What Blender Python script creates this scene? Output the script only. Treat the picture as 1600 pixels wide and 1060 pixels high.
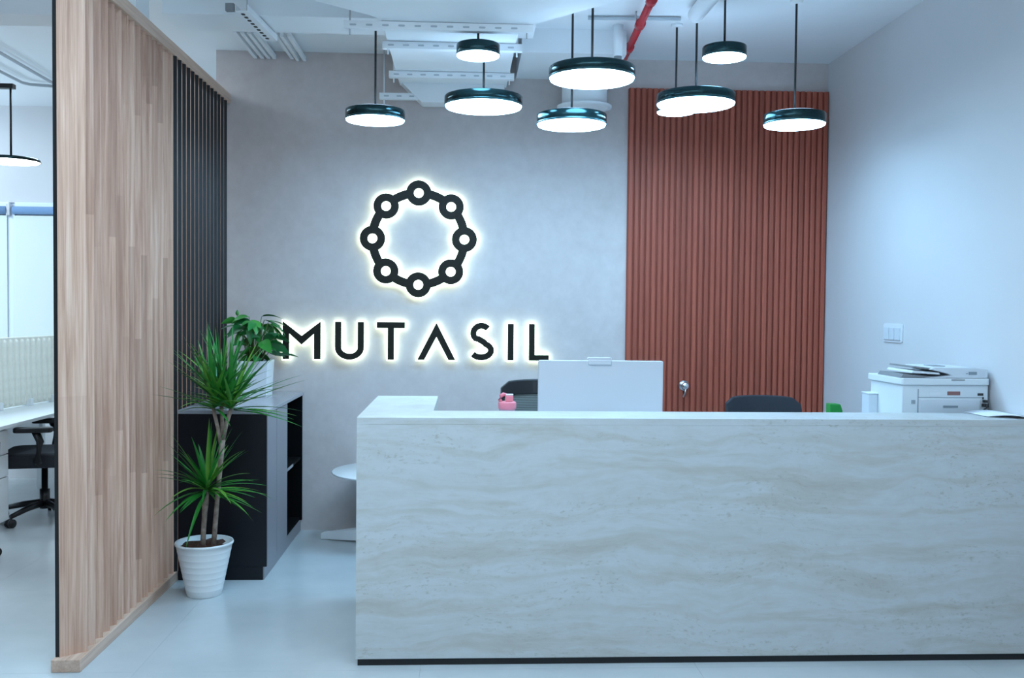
import bpy, math, random
from math import sin, cos, pi, radians
from mathutils import Vector, Matrix

for o in list(bpy.data.objects):
    bpy.data.objects.remove(o)
scene = bpy.context.scene
COL = scene.collection

# ------------------------------------------------------------------ camera
def make_camera():
    F, yaw, pitch, roll, h = 1496.66, .05, -.0311, .0096, 1.5504
    f = Vector((sin(yaw) * cos(pitch), cos(yaw) * cos(pitch), sin(pitch)))
    r0 = Vector((cos(yaw), -sin(yaw), 0)); u0 = r0.cross(f)
    r = r0 * cos(roll) + u0 * sin(roll); u = u0 * cos(roll) - r0 * sin(roll)
    cd = bpy.data.cameras.new('camera'); co = bpy.data.objects.new('camera', cd); COL.objects.link(co)
    m = Matrix((r, u, -f)).transposed().to_4x4(); m.translation = Vector((0, 0, h))
    co.matrix_world = m
    cd.sensor_width = 36.0; cd.lens = 36.0 * F / 1600.0; cd.clip_start = .05
    scene.camera = co
make_camera()

# ------------------------------------------------------------------ world, lights, exposure
w = bpy.data.worlds.new('world'); scene.world = w; w.use_nodes = True
bg = w.node_tree.nodes['Background']; bg.inputs[0].default_value = (.66, .84, 1.0, 1); bg.inputs[1].default_value = .62
scene.view_settings.view_transform = 'Standard'; scene.view_settings.look = 'None'
scene.view_settings.gamma = 1; scene.view_settings.use_curve_mapping = False
scene.view_settings.exposure = 0.08

def area(name, loc, size, power, color, rot=(0, 0, 0)):
    l = bpy.data.lights.new(name, 'AREA'); l.shape = 'RECTANGLE'; l.size, l.size_y = size
    l.energy = power; l.color = color
    o = bpy.data.objects.new(name, l); COL.objects.link(o); o.location = loc; o.rotation_euler = rot
    return o
# added fill lights, out of view, over the lobby and the left office
area('lobby_fill_down', (0.6, 0.8, 3.22), (3.0, 1.2), 36, (.58, .82, 1.0))
area('lobby_fill_down', (-0.75, 2.6, 3.22), (1.2, 1.2), 40, (.58, .82, 1.0))  # added to lift the screen, cabinet and left wall
area('lobby_fill_up', (-0.1, 3.2, 2.88), (2.8, .4), 52, (.62, .82, 1.0), (pi, 0, 0))  # added, faces up to brighten ceiling and upper back wall
area('office_fill_up', (-4.8, 6.9, 2.6), (.5, 2.4), 30, (.62, .82, 1.0), (pi, 0, 0))  # added, faces up to brighten the office ceiling
area('office_fill_down', (-4.9, 6.6, 3.2), (1.2, 2.4), 80, (.66, .86, 1.0))  # added fill for the office, out of view
area('office_fill_down', (-2.5, 6.7, 3.28), (.3, 1.2), 34, (.64, .84, 1.0))  # added behind the screen to brighten the desk divider
PEND = 25.0                      # radiance of the pendant diffusers

# ------------------------------------------------------------------ materials
MATS = {}
def newmat(name):
    m = bpy.data.materials.new(name); m.use_nodes = True
    nt = m.node_tree; b = nt.nodes['Principled BSDF']
    MATS[name] = m
    return m, nt, b
def mat(name, col, rough=.5, metal=0., spec=.5, emit=None, estr=0., alpha=1., trans=0., coat=0., bump=0., bscale=200., var=0., vscale=4.):
    m, nt, b = newmat(name)
    b.inputs['Base Color'].default_value = (*col, 1)
    b.inputs['Roughness'].default_value = rough; b.inputs['Metallic'].default_value = metal
    b.inputs['Specular IOR Level'].default_value = spec
    if trans: b.inputs['Transmission Weight'].default_value = trans
    if coat: b.inputs['Coat Weight'].default_value = coat
    if emit: b.inputs['Emission Color'].default_value = (*emit, 1); b.inputs['Emission Strength'].default_value = estr
    tc = None
    if var or bump:
        tc = nt.nodes.new('ShaderNodeTexCoord')
    if var:
        n = nt.nodes.new('ShaderNodeTexNoise'); n.inputs['Scale'].default_value = vscale; n.inputs['Detail'].default_value = 6
        nt.links.new(tc.outputs['Object'], n.inputs['Vector'])
        mx = ramp(nt, n.outputs['Fac'], [(.3, tuple(c * (1 - var) for c in col)), (.7, tuple(min(1, c * (1 + var)) for c in col))])
        nt.links.new(mx, b.inputs['Base Color'])
    if bump:
        n2 = nt.nodes.new('ShaderNodeTexNoise'); n2.inputs['Scale'].default_value = bscale
        nt.links.new(tc.outputs['Object'], n2.inputs['Vector'])
        bm = nt.nodes.new('ShaderNodeBump'); bm.inputs['Strength'].default_value = bump; bm.inputs['Distance'].default_value = .002
        nt.links.new(n2.outputs['Fac'], bm.inputs['Height']); nt.links.new(bm.outputs[0], b.inputs['Normal'])
    return m
def ramp(nt, fac, stops):
    r = nt.nodes.new('ShaderNodeValToRGB'); e = r.color_ramp.elements
    while len(e) < len(stops): e.new(.5)
    for k, (p, c) in enumerate(stops):
        e[k].position = p; e[k].color = (*c, 1)
    nt.links.new(fac, r.inputs['Fac']); return r.outputs['Color']
def node(nt, t, **kw):
    n = nt.nodes.new(t)
    for k, v in kw.items(): setattr(n, k, v)
    return n
def mixc(nt, a, b, fac, mode='MIX'):
    m = node(nt, 'ShaderNodeMix', data_type='RGBA', blend_type=mode)
    for s, v in ((6, a), (7, b)):
        if isinstance(v, tuple): m.inputs[s].default_value = (*v, 1)
        else: nt.links.new(v, m.inputs[s])
    if isinstance(fac, float): m.inputs[0].default_value = fac
    else: nt.links.new(fac, m.inputs[0])
    return m.outputs[2]
def mapping(nt, out, scale, loc=(0, 0, 0)):
    mp = node(nt, 'ShaderNodeMapping'); mp.inputs['Scale'].default_value = scale; mp.inputs['Location'].default_value = loc
    nt.links.new(out, mp.inputs['Vector']); return mp.outputs[0]
def noise(nt, vec, scale, detail=4, rough=.55, dist=0.):
    n = node(nt, 'ShaderNodeTexNoise'); n.inputs['Scale'].default_value = scale; n.inputs['Detail'].default_value = detail
    n.inputs['Roughness'].default_value = rough; n.inputs['Distortion'].default_value = dist
    nt.links.new(vec, n.inputs['Vector']); return n.outputs['Fac']
def math_(nt, op, a, b=None):
    m = node(nt, 'ShaderNodeMath', operation=op)
    for k, v in enumerate((a, b)):
        if v is None: continue
        if isinstance(v, (int, float)): m.inputs[k].default_value = v
        else: nt.links.new(v, m.inputs[k])
    return m.outputs[0]

# micro-cement back wall
m, nt, b = newmat('plaster'); g = node(nt, 'ShaderNodeNewGeometry')
n1 = noise(nt, g.outputs['Position'], 1.6, 8, .6, .4); n2 = noise(nt, g.outputs['Position'], 14, 6, .65)
c = ramp(nt, n1, [(.3, (.57, .48, .455)), (.55, (.64, .55, .53)), (.75, (.68, .60, .585))])
c = mixc(nt, c, ramp(nt, n2, [(.3, (.50, .44, .42)), (.7, (.70, .64, .62))]), .28)
nt.links.new(c, b.inputs['Base Color']); b.inputs['Roughness'].default_value = .75
bp = node(nt, 'ShaderNodeBump'); bp.inputs['Strength'].default_value = .12; bp.inputs['Distance'].default_value = .004
nt.links.new(n2, bp.inputs['Height']); nt.links.new(bp.outputs[0], b.inputs['Normal'])

# floor: pale polished concrete tile
m, nt, b = newmat('concrete'); g = node(nt, 'ShaderNodeNewGeometry')
FP = mapping(nt, g.outputs['Position'], (1, 1, 1), (3.3, 1.7, .41)); n1 = noise(nt, FP, .9, 3, .5); n2 = noise(nt, FP, 6, 3, .5)
c = ramp(nt, n1, [(.3, (.50, .54, .56)), (.7, (.60, .635, .65))])
c = mixc(nt, c, ramp(nt, n2, [(.3, (.50, .53, .54)), (.7, (.62, .65, .66))]), .3)
nt.links.new(c, b.inputs['Base Color'])
b.inputs['Roughness'].default_value = .22

# travertine of the desk
m, nt, b = newmat('travertine'); g = node(nt, 'ShaderNodeNewGeometry'); P = g.outputs['Position']
wn = node(nt, 'ShaderNodeTexNoise'); wn.inputs['Scale'].default_value = 1.5; wn.inputs['Detail'].default_value = 3
nt.links.new(mapping(nt, P, (1, 1, 1.6)), wn.inputs['Vector'])
sub = node(nt, 'ShaderNodeVectorMath', operation='SUBTRACT'); nt.links.new(wn.outputs['Color'], sub.inputs[0]); sub.inputs[1].default_value = (.5, .5, .5)
scl = node(nt, 'ShaderNodeVectorMath', operation='SCALE'); nt.links.new(sub.outputs[0], scl.inputs[0]); scl.inputs['Scale'].default_value = .22
add = node(nt, 'ShaderNodeVectorMath', operation='ADD'); nt.links.new(P, add.inputs[0]); nt.links.new(scl.outputs[0], add.inputs[1])
V = add.outputs[0]
bands = noise(nt, mapping(nt, V, (.55, .55, 4.2)), 1.7, 9, .66)
c = ramp(nt, bands, [(.30, (.44, .41, .345)), (.42, (.54, .525, .49)), (.50, (.605, .615, .62)), (.60, (.565, .565, .55)), (.70, (.63, .645, .66))])
streak = noise(nt, mapping(nt, V, (.9, .9, 17)), 2.2, 8, .68)
c = mixc(nt, c, (.46, .45, .39), ramp(nt, streak, [(.56, (0, 0, 0)), (.72, (.55, .55, .55))]))
pits = noise(nt, mapping(nt, V, (11, 11, 24)), 3.2, 5, .65)
mask = noise(nt, mapping(nt, V, (.8, .8, 3.2), (3.1, 0, 1.7)), 2.2, 3, .5)
pm = math_(nt, 'MULTIPLY', ramp(nt, pits, [(.56, (0, 0, 0)), (.66, (1, 1, 1))]), ramp(nt, mask, [(.44, (0, 0, 0)), (.60, (.8, .8, .8))]))
c = mixc(nt, c, (.36, .34, .28), pm)
mott = noise(nt, mapping(nt, V, (5, 5, 15)), 2.0, 8, .7)
c = mixc(nt, c, ramp(nt, mott, [(.35, (.50, .49, .45)), (.5, (.60, .61, .61)), (.65, (.66, .67, .685))]), .28)
vein = node(nt, 'ShaderNodeTexWave', wave_type='BANDS', bands_direction='Z'); vein.inputs['Scale'].default_value = 2.1
vein.inputs['Distortion'].default_value = 5.5; vein.inputs['Detail'].default_value = 4; vein.inputs['Detail Scale'].default_value = .8
nt.links.new(mapping(nt, V, (.45, .45, 1)), vein.inputs['Vector'])
c = mixc(nt, c, (.50, .475, .42), ramp(nt, vein.outputs['Fac'], [(.90, (0, 0, 0)), (.995, (.28, .28, .28))]))
nt.links.new(c, b.inputs['Base Color']); b.inputs['Roughness'].default_value = .42
bp = node(nt, 'ShaderNodeBump'); bp.inputs['Strength'].default_value = .15; bp.inputs['Distance'].default_value = .002
nt.links.new(streak, bp.inputs['Height']); nt.links.new(bp.outputs[0], b.inputs['Normal'])

# oak-like laminate of the screen
def wood(name, dark, mid, light, joints=True, axis='Z'):
    m, nt, b = newmat(name); g = node(nt, 'ShaderNodeNewGeometry'); oi = node(nt, 'ShaderNodeObjectInfo')
    P = g.outputs['Position']; rnd = oi.outputs['Random']
    sc = (30, 30, .9) if axis == 'Z' else (26, .9, 26)
    off = node(nt, 'ShaderNodeCombineXYZ'); nt.links.new(math_(nt, 'MULTIPLY', rnd, 37.), off.inputs[0]); nt.links.new(math_(nt, 'MULTIPLY', rnd, 11.), off.inputs[2])
    ad = node(nt, 'ShaderNodeVectorMath', operation='ADD'); nt.links.new(P, ad.inputs[0]); nt.links.new(off.outputs[0], ad.inputs[1])
    grain = noise(nt, mapping(nt, ad.outputs[0], sc), 1.3, 6, .6, .7)
    fine = noise(nt, mapping(nt, ad.outputs[0], tuple(s * 5 if s > 1 else s * 3 for s in sc)), 1.2, 3, .6)
    c = ramp(nt, grain, [(.32, dark), (.50, mid), (.66, light)])
    c = mixc(nt, c, ramp(nt, fine, [(.35, dark), (.6, light)]), .25)
    if joints:
        sp = node(nt, 'ShaderNodeSeparateXYZ'); nt.links.new(P, sp.inputs[0])
        blk = math_(nt, 'FLOOR', math_(nt, 'ADD', math_(nt, 'MULTIPLY', sp.outputs['Z'], .9), math_(nt, 'MULTIPLY', rnd, 5.)))
        wnz = node(nt, 'ShaderNodeTexWhiteNoise', noise_dimensions='2D'); cb = node(nt, 'ShaderNodeCombineXYZ')
        nt.links.new(blk, cb.inputs[0]); nt.links.new(math_(nt, 'MULTIPLY', rnd, 91.), cb.inputs[1]); nt.links.new(cb.outputs[0], wnz.inputs['Vector'])
        tint = ramp(nt, wnz.outputs['Value'], [(0., (.80, .76, .74)), (.5, (1, .97, .95)), (1., (1.08, 1.08, 1.06))])
        c = mixc(nt, c, tint, 1., 'MULTIPLY')
    nt.links.new(c, b.inputs['Base Color']); b.inputs['Roughness'].default_value = .5
    return m
wood('oak', (.45, .24, .165), (.63, .38, .275), (.79, .55, .43))
wood('oak_rail', (.52, .32, .23), (.66, .44, .33), (.78, .57, .45), False, 'Y')

# reddish ribbed panel
m, nt, b = newmat('ribbed_brown'); g = node(nt, 'ShaderNodeNewGeometry'); oi = node(nt, 'ShaderNodeObjectInfo')
n1 = noise(nt, mapping(nt, g.outputs['Position'], (60, 60, 1.5)), 1.2, 5, .6)
c = ramp(nt, n1, [(.3, (.34, .074, .042)), (.55, (.42, .095, .054)), (.75, (.47, .12, .07))])
c = mixc(nt, c, ramp(nt, oi.outputs['Random'], [(0, (.85, .85, .85)), (1, (1.1, 1.1, 1.1))]), 1., 'MULTIPLY')
nt.links.new(c, b.inputs['Base Color']); b.inputs['Roughness'].default_value = .55

def leafmat(name, a, bcol, c3):
    m, nt, b = newmat(name); oi = node(nt, 'ShaderNodeObjectInfo'); tc = node(nt, 'ShaderNodeTexCoord')
    n1 = noise(nt, tc.outputs['Object'], 18, 3)
    f = math_(nt, 'ADD', math_(nt, 'MULTIPLY', oi.outputs['Random'], .8), math_(nt, 'MULTIPLY', n1, .3))
    nt.links.new(ramp(nt, f, [(.15, a), (.6, bcol), (.95, c3)]), b.inputs['Base Color'])
    b.inputs['Roughness'].default_value = .38
    try: b.inputs['Subsurface Weight'].default_value = 0.
    except Exception: pass
leafmat('dracaena_leaf', (.012, .13, .02), (.03, .26, .03), (.16, .34, .04))
leafmat('broad_leaf', (.006, .10, .025), (.012, .20, .035), (.07, .33, .04))

mat('white_wall', (.69, .68, .69), .7, bump=.06, bscale=90, var=.015, vscale=2)
mat('ceiling_white', (.86, .88, .90), .8, bump=.05, bscale=60)
mat('service_white', (.88, .90, .92), .55, var=.03, vscale=5)
mat('duct_white', (.88, .90, .92), .5, var=.02, vscale=3)
mat('slot_dark', (.03, .03, .032), .7)
mat('slot_grey', (.50, .54, .58), .6)
mat('red_pipe', (.50, .018, .03), .35)
mat('steel', (.55, .55, .57), .3, 1.)
mat('black_edge', (.006, .006, .007), .5)
mat('black_satin', (.012, .012, .014), .35)
mat('lamp_metal', (.018, .050, .056), .16, .75)
mat('lamp_ring', (.03, .09, .10), .25, .6)
mat('cord_black', (.01, .01, .01), .4)
mat('diffuser', (.9, .95, 1), .5, emit=(.37, .69, 1.0), estr=PEND)
mat('office_diffuser', (.9, .95, 1), .5, emit=(.82, .93, 1.0), estr=8)
mat('added_up_glow', (.9, .95, 1), .5, emit=(.50, .74, 1.0), estr=2.4)  # glow added on pendant tops to lift the ceiling
mat('sign_black', (.014, .012, .008), .5, spec=.25)
mat('sign_glow', (.9, 1, .9), .5, emit=(.80, 1.0, .80), estr=3.8)
mat('cab_black', (.006, .006, .010), .45, spec=.3, var=.15, vscale=3)
mat('cab_door', (.26, .25, .275), .28)
mat('cab_top', (.36, .36, .39), .16)
mat('cab_inside', (.003, .003, .0035), .8, spec=.1)
mat('pot_white', (.80, .82, .83), .38)
mat('planter_white', (.82, .84, .87), .3)
mat('soil', (.060, .022, .012), .95, bump=.9, bscale=60, var=.5, vscale=60)
mat('bark', (.34, .25, .20), .8, bump=.6, bscale=120, var=.35, vscale=40)
mat('stem_green', (.10, .17, .04), .5)
mat('table_white', (.84, .86, .88), .3)
mat('monitor_white', (.64, .64, .67), .4)
mat('printer_white', (.78, .82, .85), .4)
mat('printer_panel', (.70, .74, .79), .42)
mat('printer_grey', (.24, .25, .26), .45)
mat('printer_line', (.26, .31, .35), .5)
mat('tag_red', (.30, .14, .13), .5)
mat('pink', (.90, .26, .33), .35)
mat('pink_clear', (.95, .62, .70), .15, trans=.45)
mat('green_plastic', (.005, .25, .035), .4)
mat('paper', (.82, .84, .88), .8)
mat('paper_back', (.30, .27, .25), .8)
mat('chair_black', (.012, .012, .014), .55, bump=.2, bscale=300)
mat('chair_plastic', (.010, .010, .012), .35)
mat('chair_fabric', (.022, .024, .032), .85, bump=.4, bscale=400)
m, nt, b = newmat('chair_mesh'); tc = node(nt, 'ShaderNodeTexCoord')
wv = node(nt, 'ShaderNodeTexWave', bands_direction='Z'); wv.inputs['Scale'].default_value = 33; nt.links.new(tc.outputs['Object'], wv.inputs['Vector'])
nt.links.new(ramp(nt, wv.outputs['Fac'], [(.3, (.06, .07, .065)), (.7, (.24, .26, .25))]), b.inputs['Base Color']); b.inputs['Roughness'].default_value = .8
mat('blind', (.72, .77, .74), .8, bump=.1, bscale=300)
mat('blind_rail', (.20, .33, .55), .35)
mat('window_frame', (.80, .87, .98), .4)
mat('glass', (.75, .85, 1.), .05, trans=.6)
mat('divider', (.86, .86, .78), .9, var=.06, vscale=20)
mat('desk_white', (.80, .84, .86), .3)
mat('plastic_white', (.80, .82, .85), .3)
mat('chrome', (.75, .75, .76), .15, 1.)

# ------------------------------------------------------------------ mesh helpers
class MB:
    def __init__(s): s.v = []; s.f = []; s.m = []; s.sm = []
    def add(s, vs, fs, mi=0, smooth=False):
        k = len(s.v); s.v += [tuple(p) for p in vs]
        for f in fs: s.f.append([i + k for i in f]); s.m.append(mi); s.sm.append(smooth)
        return s
    def box(s, x0, x1, y0, y1, z0, z1, mi=0, mats6=None):
        vs = [(x, y, z) for z in (z0, z1) for y in (y0, y1) for x in (x0, x1)]
        fs = [[0, 2, 3, 1], [4, 5, 7, 6], [0, 1, 5, 4], [2, 6, 7, 3], [0, 4, 6, 2], [1, 3, 7, 5]]
        k = len(s.v); s.v += vs
        for i, f in enumerate(fs):
            s.f.append([j + k for j in f]); s.m.append(mats6[i] if mats6 else mi); s.sm.append(False)
        return s
    def rbox(s, x0, x1, y0, y1, z0, z1, r, axis='z', seg=4, mi=0):
        """box with rounded vertical (along axis) edges"""
        d = {'z': (x0, x1, y0, y1, z0, z1), 'y': (x0, x1, z0, z1, y0, y1), 'x': (y0, y1, z0, z1, x0, x1)}[axis]
        a0, a1, b0, b1, c0, c1 = d; loop = []
        for cx, cy, t in ((a1 - r, b1 - r, 0), (a0 + r, b1 - r, 90), (a0 + r, b0 + r, 180), (a1 - r, b0 + r, 270)):
            for i in range(seg + 1):
                t2 = radians(t + 90 * i / seg); loop.append((cx + r * cos(t2), cy + r * sin(t2)))
        f3 = {'z': lambda a, b_, c_: (a, b_, c_), 'y': lambda a, b_, c_: (a, c_, b_), 'x': lambda a, b_, c_: (c_, a, b_)}[axis]
        return s.prism(loop, c0, c1, f3, mi)
    def prism(s, loop, c0, c1, f3=lambda a, b_, c_: (a, b_, c_), mi=0):
        n = len(loop)
        vs = [f3(a, b_, c0) for a, b_ in loop] + [f3(a, b_, c1) for a, b_ in loop]
        fs = [list(range(n))[::-1], list(range(n, 2 * n))] + [[i, (i + 1) % n, n + (i + 1) % n, n + i] for i in range(n)]
        return s.add(vs, fs, mi)
    def lathe(s, prof, c=(0, 0, 0), seg=32, mi=0, smooth=True, axis='z', caps=True):
        k = len(prof); vs = []
        for i in range(seg):
            t = 2 * pi * i / seg
            for r, z in prof:
                p = (r * cos(t), r * sin(t), z)
                if axis == 'y': p = (p[0], p[2], p[1])
                if axis == 'x': p = (p[2], p[0], p[1])
                vs.append((c[0] + p[0], c[1] + p[1], c[2] + p[2]))
        fs = [[i * k + j, ((i + 1) % seg) * k + j, ((i + 1) % seg) * k + j + 1, i * k + j + 1] for i in range(seg) for j in range(k - 1)]
        s.add(vs, fs, mi, smooth)
        if caps:
            base = len(s.v) - len(vs)
            for j in (0, k - 1):
                if prof[j][0] > 1e-6:
                    s.f.append([base + i * k + j for i in range(seg)]); s.m.append(mi); s.sm.append(False)
        return s
    def tube(s, pts, r, seg=8, mi=0, caps=True):
        pts = [Vector(p) for p in pts]; n = len(pts); rs = r if isinstance(r, (list, tuple)) else [r] * n
        up = Vector((0, 0, 1)); vs = []
        for i, p in enumerate(pts):
            d = (pts[min(i + 1, n - 1)] - pts[max(i - 1, 0)]).normalized()
            a = d.cross(up)
            if a.length < 1e-3: a = d.cross(Vector((1, 0, 0)))
            a.normalize(); b_ = d.cross(a)
            for j in range(seg):
                t = 2 * pi * j / seg; vs.append(p + (a * cos(t) + b_ * sin(t)) * rs[i])
        fs = [[i * seg + j, i * seg + (j + 1) % seg, (i + 1) * seg + (j + 1) % seg, (i + 1) * seg + j] for i in range(n - 1) for j in range(seg)]
        if caps: fs += [list(range(seg)), list(range((n - 1) * seg, n * seg))[::-1]]
        return s.add(vs, fs, mi, True)
    def mesh(s, name):
        me = bpy.data.meshes.new(name); me.from_pydata(s.v, [], s.f)
        me.polygons.foreach_set('material_index', s.m); me.polygons.foreach_set('use_smooth', s.sm)
        import bmesh
        bm = bmesh.new(); bm.from_mesh(me); bmesh.ops.recalc_face_normals(bm, faces=bm.faces); bm.to_mesh(me); bm.free()
        me.update(); return me
    def build(s, name, mats, parent=None, bevel=0., loc=None, seg=2):
        me = s.mesh(name)
        for mm in ([mats] if isinstance(mats, str) else mats): me.materials.append(MATS[mm])
        return link(name, me, parent, bevel, loc, seg)
def link(name, me, parent=None, bevel=0., loc=None, seg=2):
    o = bpy.data.objects.new(name, me); COL.objects.link(o)
    if parent: o.parent = parent
    if loc: o.location = loc
    if bevel:
        bv = o.modifiers.new('bevel', 'BEVEL'); bv.width = bevel; bv.segments = seg; bv.limit_method = 'ANGLE'; bv.angle_limit = radians(40)
    return o
def tag(o, label, cat, group=None):
    o['label'] = label; o['category'] = cat
    if group: o['group'] = group
    return o
def thing(name, label, cat, loc=(0, 0, 0), rz=0., group=None):
    o = bpy.data.objects.new(name, None); COL.objects.link(o); o.location = loc; o.rotation_euler = (0, 0, rz); o.empty_display_size = .1
    return tag(o, label, cat, group)
def struct(o): o['kind'] = 'structure'; return o
def copy_tree(o, parent=None):
    c = o.copy(); COL.objects.link(c); c.parent = parent
    for ch in list(o.children): copy_tree(ch, c)
    return c

# ------------------------------------------------------------------ the shell
YW, XR, ZC, YF = 6.687, 2.549, 3.30, 8.70
fl = struct(MB().box(-7, XR, -4, YF + .2, -.12, -.012).build('floor', 'concrete'))
TS = 1.2; xs = [-7] + [-1.377 + TS * k for k in range(-4, 4)] + [XR]; ys = [-4] + [4.075 + TS * k for k in range(-6, 4)] + [YF + .2]
for i in range(len(xs) - 1):
    for j in range(len(ys) - 1):
        MB().box(xs[i] + .0004, xs[i + 1] - .0004, ys[j] + .0004, ys[j + 1] - .0004, -.012, 0).build('tile', 'concrete', fl)
struct(MB().box(-7, XR + .2, -4, YF + .2, ZC, ZC + .12).build('ceiling', 'ceiling_white'))
struct(MB().box(-1.705, XR, YW, YW + .15, 0, ZC).build('wall_back', 'plaster'))
struct(MB().box(XR, XR + .15, -4, YW + .15, 0, ZC).build('wall_right', 'white_wall'))
struct(MB().box(-7.15, -7, -4, YF + .2, 0, ZC).build('wall_left', 'white_wall'))
# far office wall with the window opening
fw = MB(); fw.box(-7, -1.0, YF, YF + .15, 2.45, ZC); fw.box(-7, -1.0, YF, YF + .15, 0, .9); fw.box(-1.9, -1.0, YF, YF + .15, .9, 2.45); fw.box(-7, -6.5, YF, YF + .15, .9, 2.45)
struct(fw.build('wall_far', 'white_wall'))
struct(MB().box(-1.1, -.95, YW + .15, YF, 0, ZC).build('wall_passage', 'white_wall'))
# dropped beams under the slab
struct(MB().box(-1.70, .40, 5.5, 5.83, 3.187, ZC).build('ceiling_beam', 'ceiling_white'))
struct(MB().box(.345, 1.0, 6.0, YW, 3.15, ZC).build('ceiling_beam', 'ceiling_white'))
struct(MB().box(-7, -1.745, 5.2, 5.42, 3.075, ZC).build('ceiling_beam', 'ceiling_white'))

# window with two blinds
wd = struct(bpy.data.objects.new('window_1', None)); COL.objects.link(wd); wd.location = (-4.2, YF, .9)
MB().box(-2.3, 2.3, .10, .14, 0, 1.55).build('pane', 'glass', wd)
fr = MB(); fr.box(-2.3, 2.3, .02, .10, 1.49, 1.55); fr.box(-2.3, 2.3, .02, .10, 0, .06)
fr.box(.188, .252, -.055, .02, .06, 1.49)  # pale blue bar fills the blind gap, standing in for daylight there
for x in (-2.3, -1.0, .185, 1.45, 2.24): fr.box(x, x + .07, .02, .10, .06, 1.49)
fr.build('window_frame', 'window_frame', wd)
for k, (x0, x1) in enumerate(((-6.2, -4.008), (-3.953, -1.95))):
    t = thing('roller_blind', ['pale roller blind left of the narrow gap in the office window', 'pale roller blind right of the narrow gap in the office window'][k],
              'blind', (x0, YF - .09, 2.30), 0, 'office roller blinds')
    L = x1 - x0
    n = 24; vs = []; fs = []
    MB().box(0, L, .018, .022, -1.38, .03).build('fabric', 'blind', t)
    MB().lathe([(.012, 0), (.012, L)], (0, .02, -1.385), 10, axis='x').build('bottom_bar', 'window_frame', t)
    MB().lathe([(.036, 0), (.036, L)], (0, .02, .075), 16, axis='x').build('roller', 'blind_rail', t)
    MB().rbox(-.005 if k else 0, L, .055, .085, .0, .15, .006, 'x').build('cassette', 'window_frame', t)
    if k == 0: MB().box(L, L + .03, 0, .06, .03, .13).build('bracket', 'steel', t)

# ------------------------------------------------------------------ slatted timber screen
sc = thing('slat_screen', 'tall screen of angled light wood slats between the lobby and the office', 'screen', (-1.667, 4.08, 0))
MB().box(-.061, .061, 0, 2.60, 0, .053).build('base_rail', 'oak_rail', sc, .003)
MB().box(-.061, .061, 0, 2.60, 2.937, 3.0).build('top_rail', 'oak_rail', sc, .003)
ang = radians(39.7); L, T = .116, .018
def slat_mesh(a, T=.018):
    d = Vector((cos(a), sin(a))); nrm = Vector((d.y, -d.x))       # nrm looks to the camera side
    P = [-d * L / 2, d * L / 2, d * L / 2 - nrm * T, -d * L / 2 - nrm * T]
    z0, z1 = .053, 2.937
    vs = [(p.x, p.y, z) for z in (z0, z1) for p in P]
    fs = [[0, 1, 5, 4], [2, 3, 7, 6], [1, 2, 6, 5], [3, 0, 4, 7], [0, 3, 2, 1], [4, 5, 6, 7]]
    mb = MB(); mb.v = vs; mb.f = fs; mb.m = [0, 0, 1, 1, 1, 1]; mb.sm = [False] * 6
    me = mb.mesh('slat'); me.materials.append(MATS['oak']); me.materials.append(MATS['black_edge']); return me
mA, mB_ = slat_mesh(ang), slat_mesh(-radians(48), .022)
MB().box(-.056, -.036, .036, .052, .053, 2.937).build('end_trim', 'black_edge', sc)
for k in range(15):
    link('slat', mA, sc, loc=(0.0065, .07 + .0872 * k, 0))
for k in range(14):
    link('slat', mB_, sc, loc=(0.0065, 1.40 + .0865 * k, 0))

# ------------------------------------------------------------------ ribbed brown wall panel with a door knob
X0, X1, ZP = 1.132, 2.547, 3.095
pn = thing('ribbed_wall_panel', 'reddish brown ribbed panel door beside the white right wall', 'wall panel', (X0, YW, 0))
MB().box(0, X1 - X0, -.022, 0, 0, ZP).build('backing_board', 'ribbed_brown', pn)
N = 34; pitch = (X1 - X0) / N
rib = MB(); wdt = pitch * .74
rib.prism([(0, 0), (wdt, 0), (wdt, -.013), (wdt - .005, -.017), (.005, -.017), (0, -.013)], 0, ZP)
rme = rib.mesh('slat'); rme.materials.append(MATS['ribbed_brown'])
for k in range(N): link('slat', rme, pn, loc=(pitch * (k + .11), -.022, 0))
kn = MB().lathe([(.0, -.004), (.036, -.004), (.036, .006), (.0, .006)], (1.544 - X0, -.042, 1.026), 24, axis='y', caps=False)
kn = kn.build('escutcheon', 'steel', pn)
MB().lathe([(.0, -.062), (.020, -.060), (.027, -.050), (.027, -.040), (.012, -.030), (.010, 0)], (1.544 - X0, -.042, 1.026), 24, axis='y', caps=False).build('knob', 'chrome', pn)
ky = MB(); ky.tube([(1.544 - X0, -.105, 1.02), (1.538 - X0, -.11, .985), (1.526 - X0, -.105, .95)], .006, 8); ky.build('key', 'steel', pn)

# ------------------------------------------------------------------ light switch on the right wall
sw = thing('light_switch', 'white three rocker light switch on the right wall above the printer', 'light switch', (XR, 5.57, 1.43))
MB().rbox(-.008, 0, -.125, .125, -.055, .055, .012, 'x').build('plate', 'plastic_white', sw, .002)
for k in range(3): MB().rbox(-.016, -.008, -.105 + .073 * k, -.105 + .064 + .073 * k, -.040, .034, .004, 'x').build('rocker', 'printer_panel', sw, .002)

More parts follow.
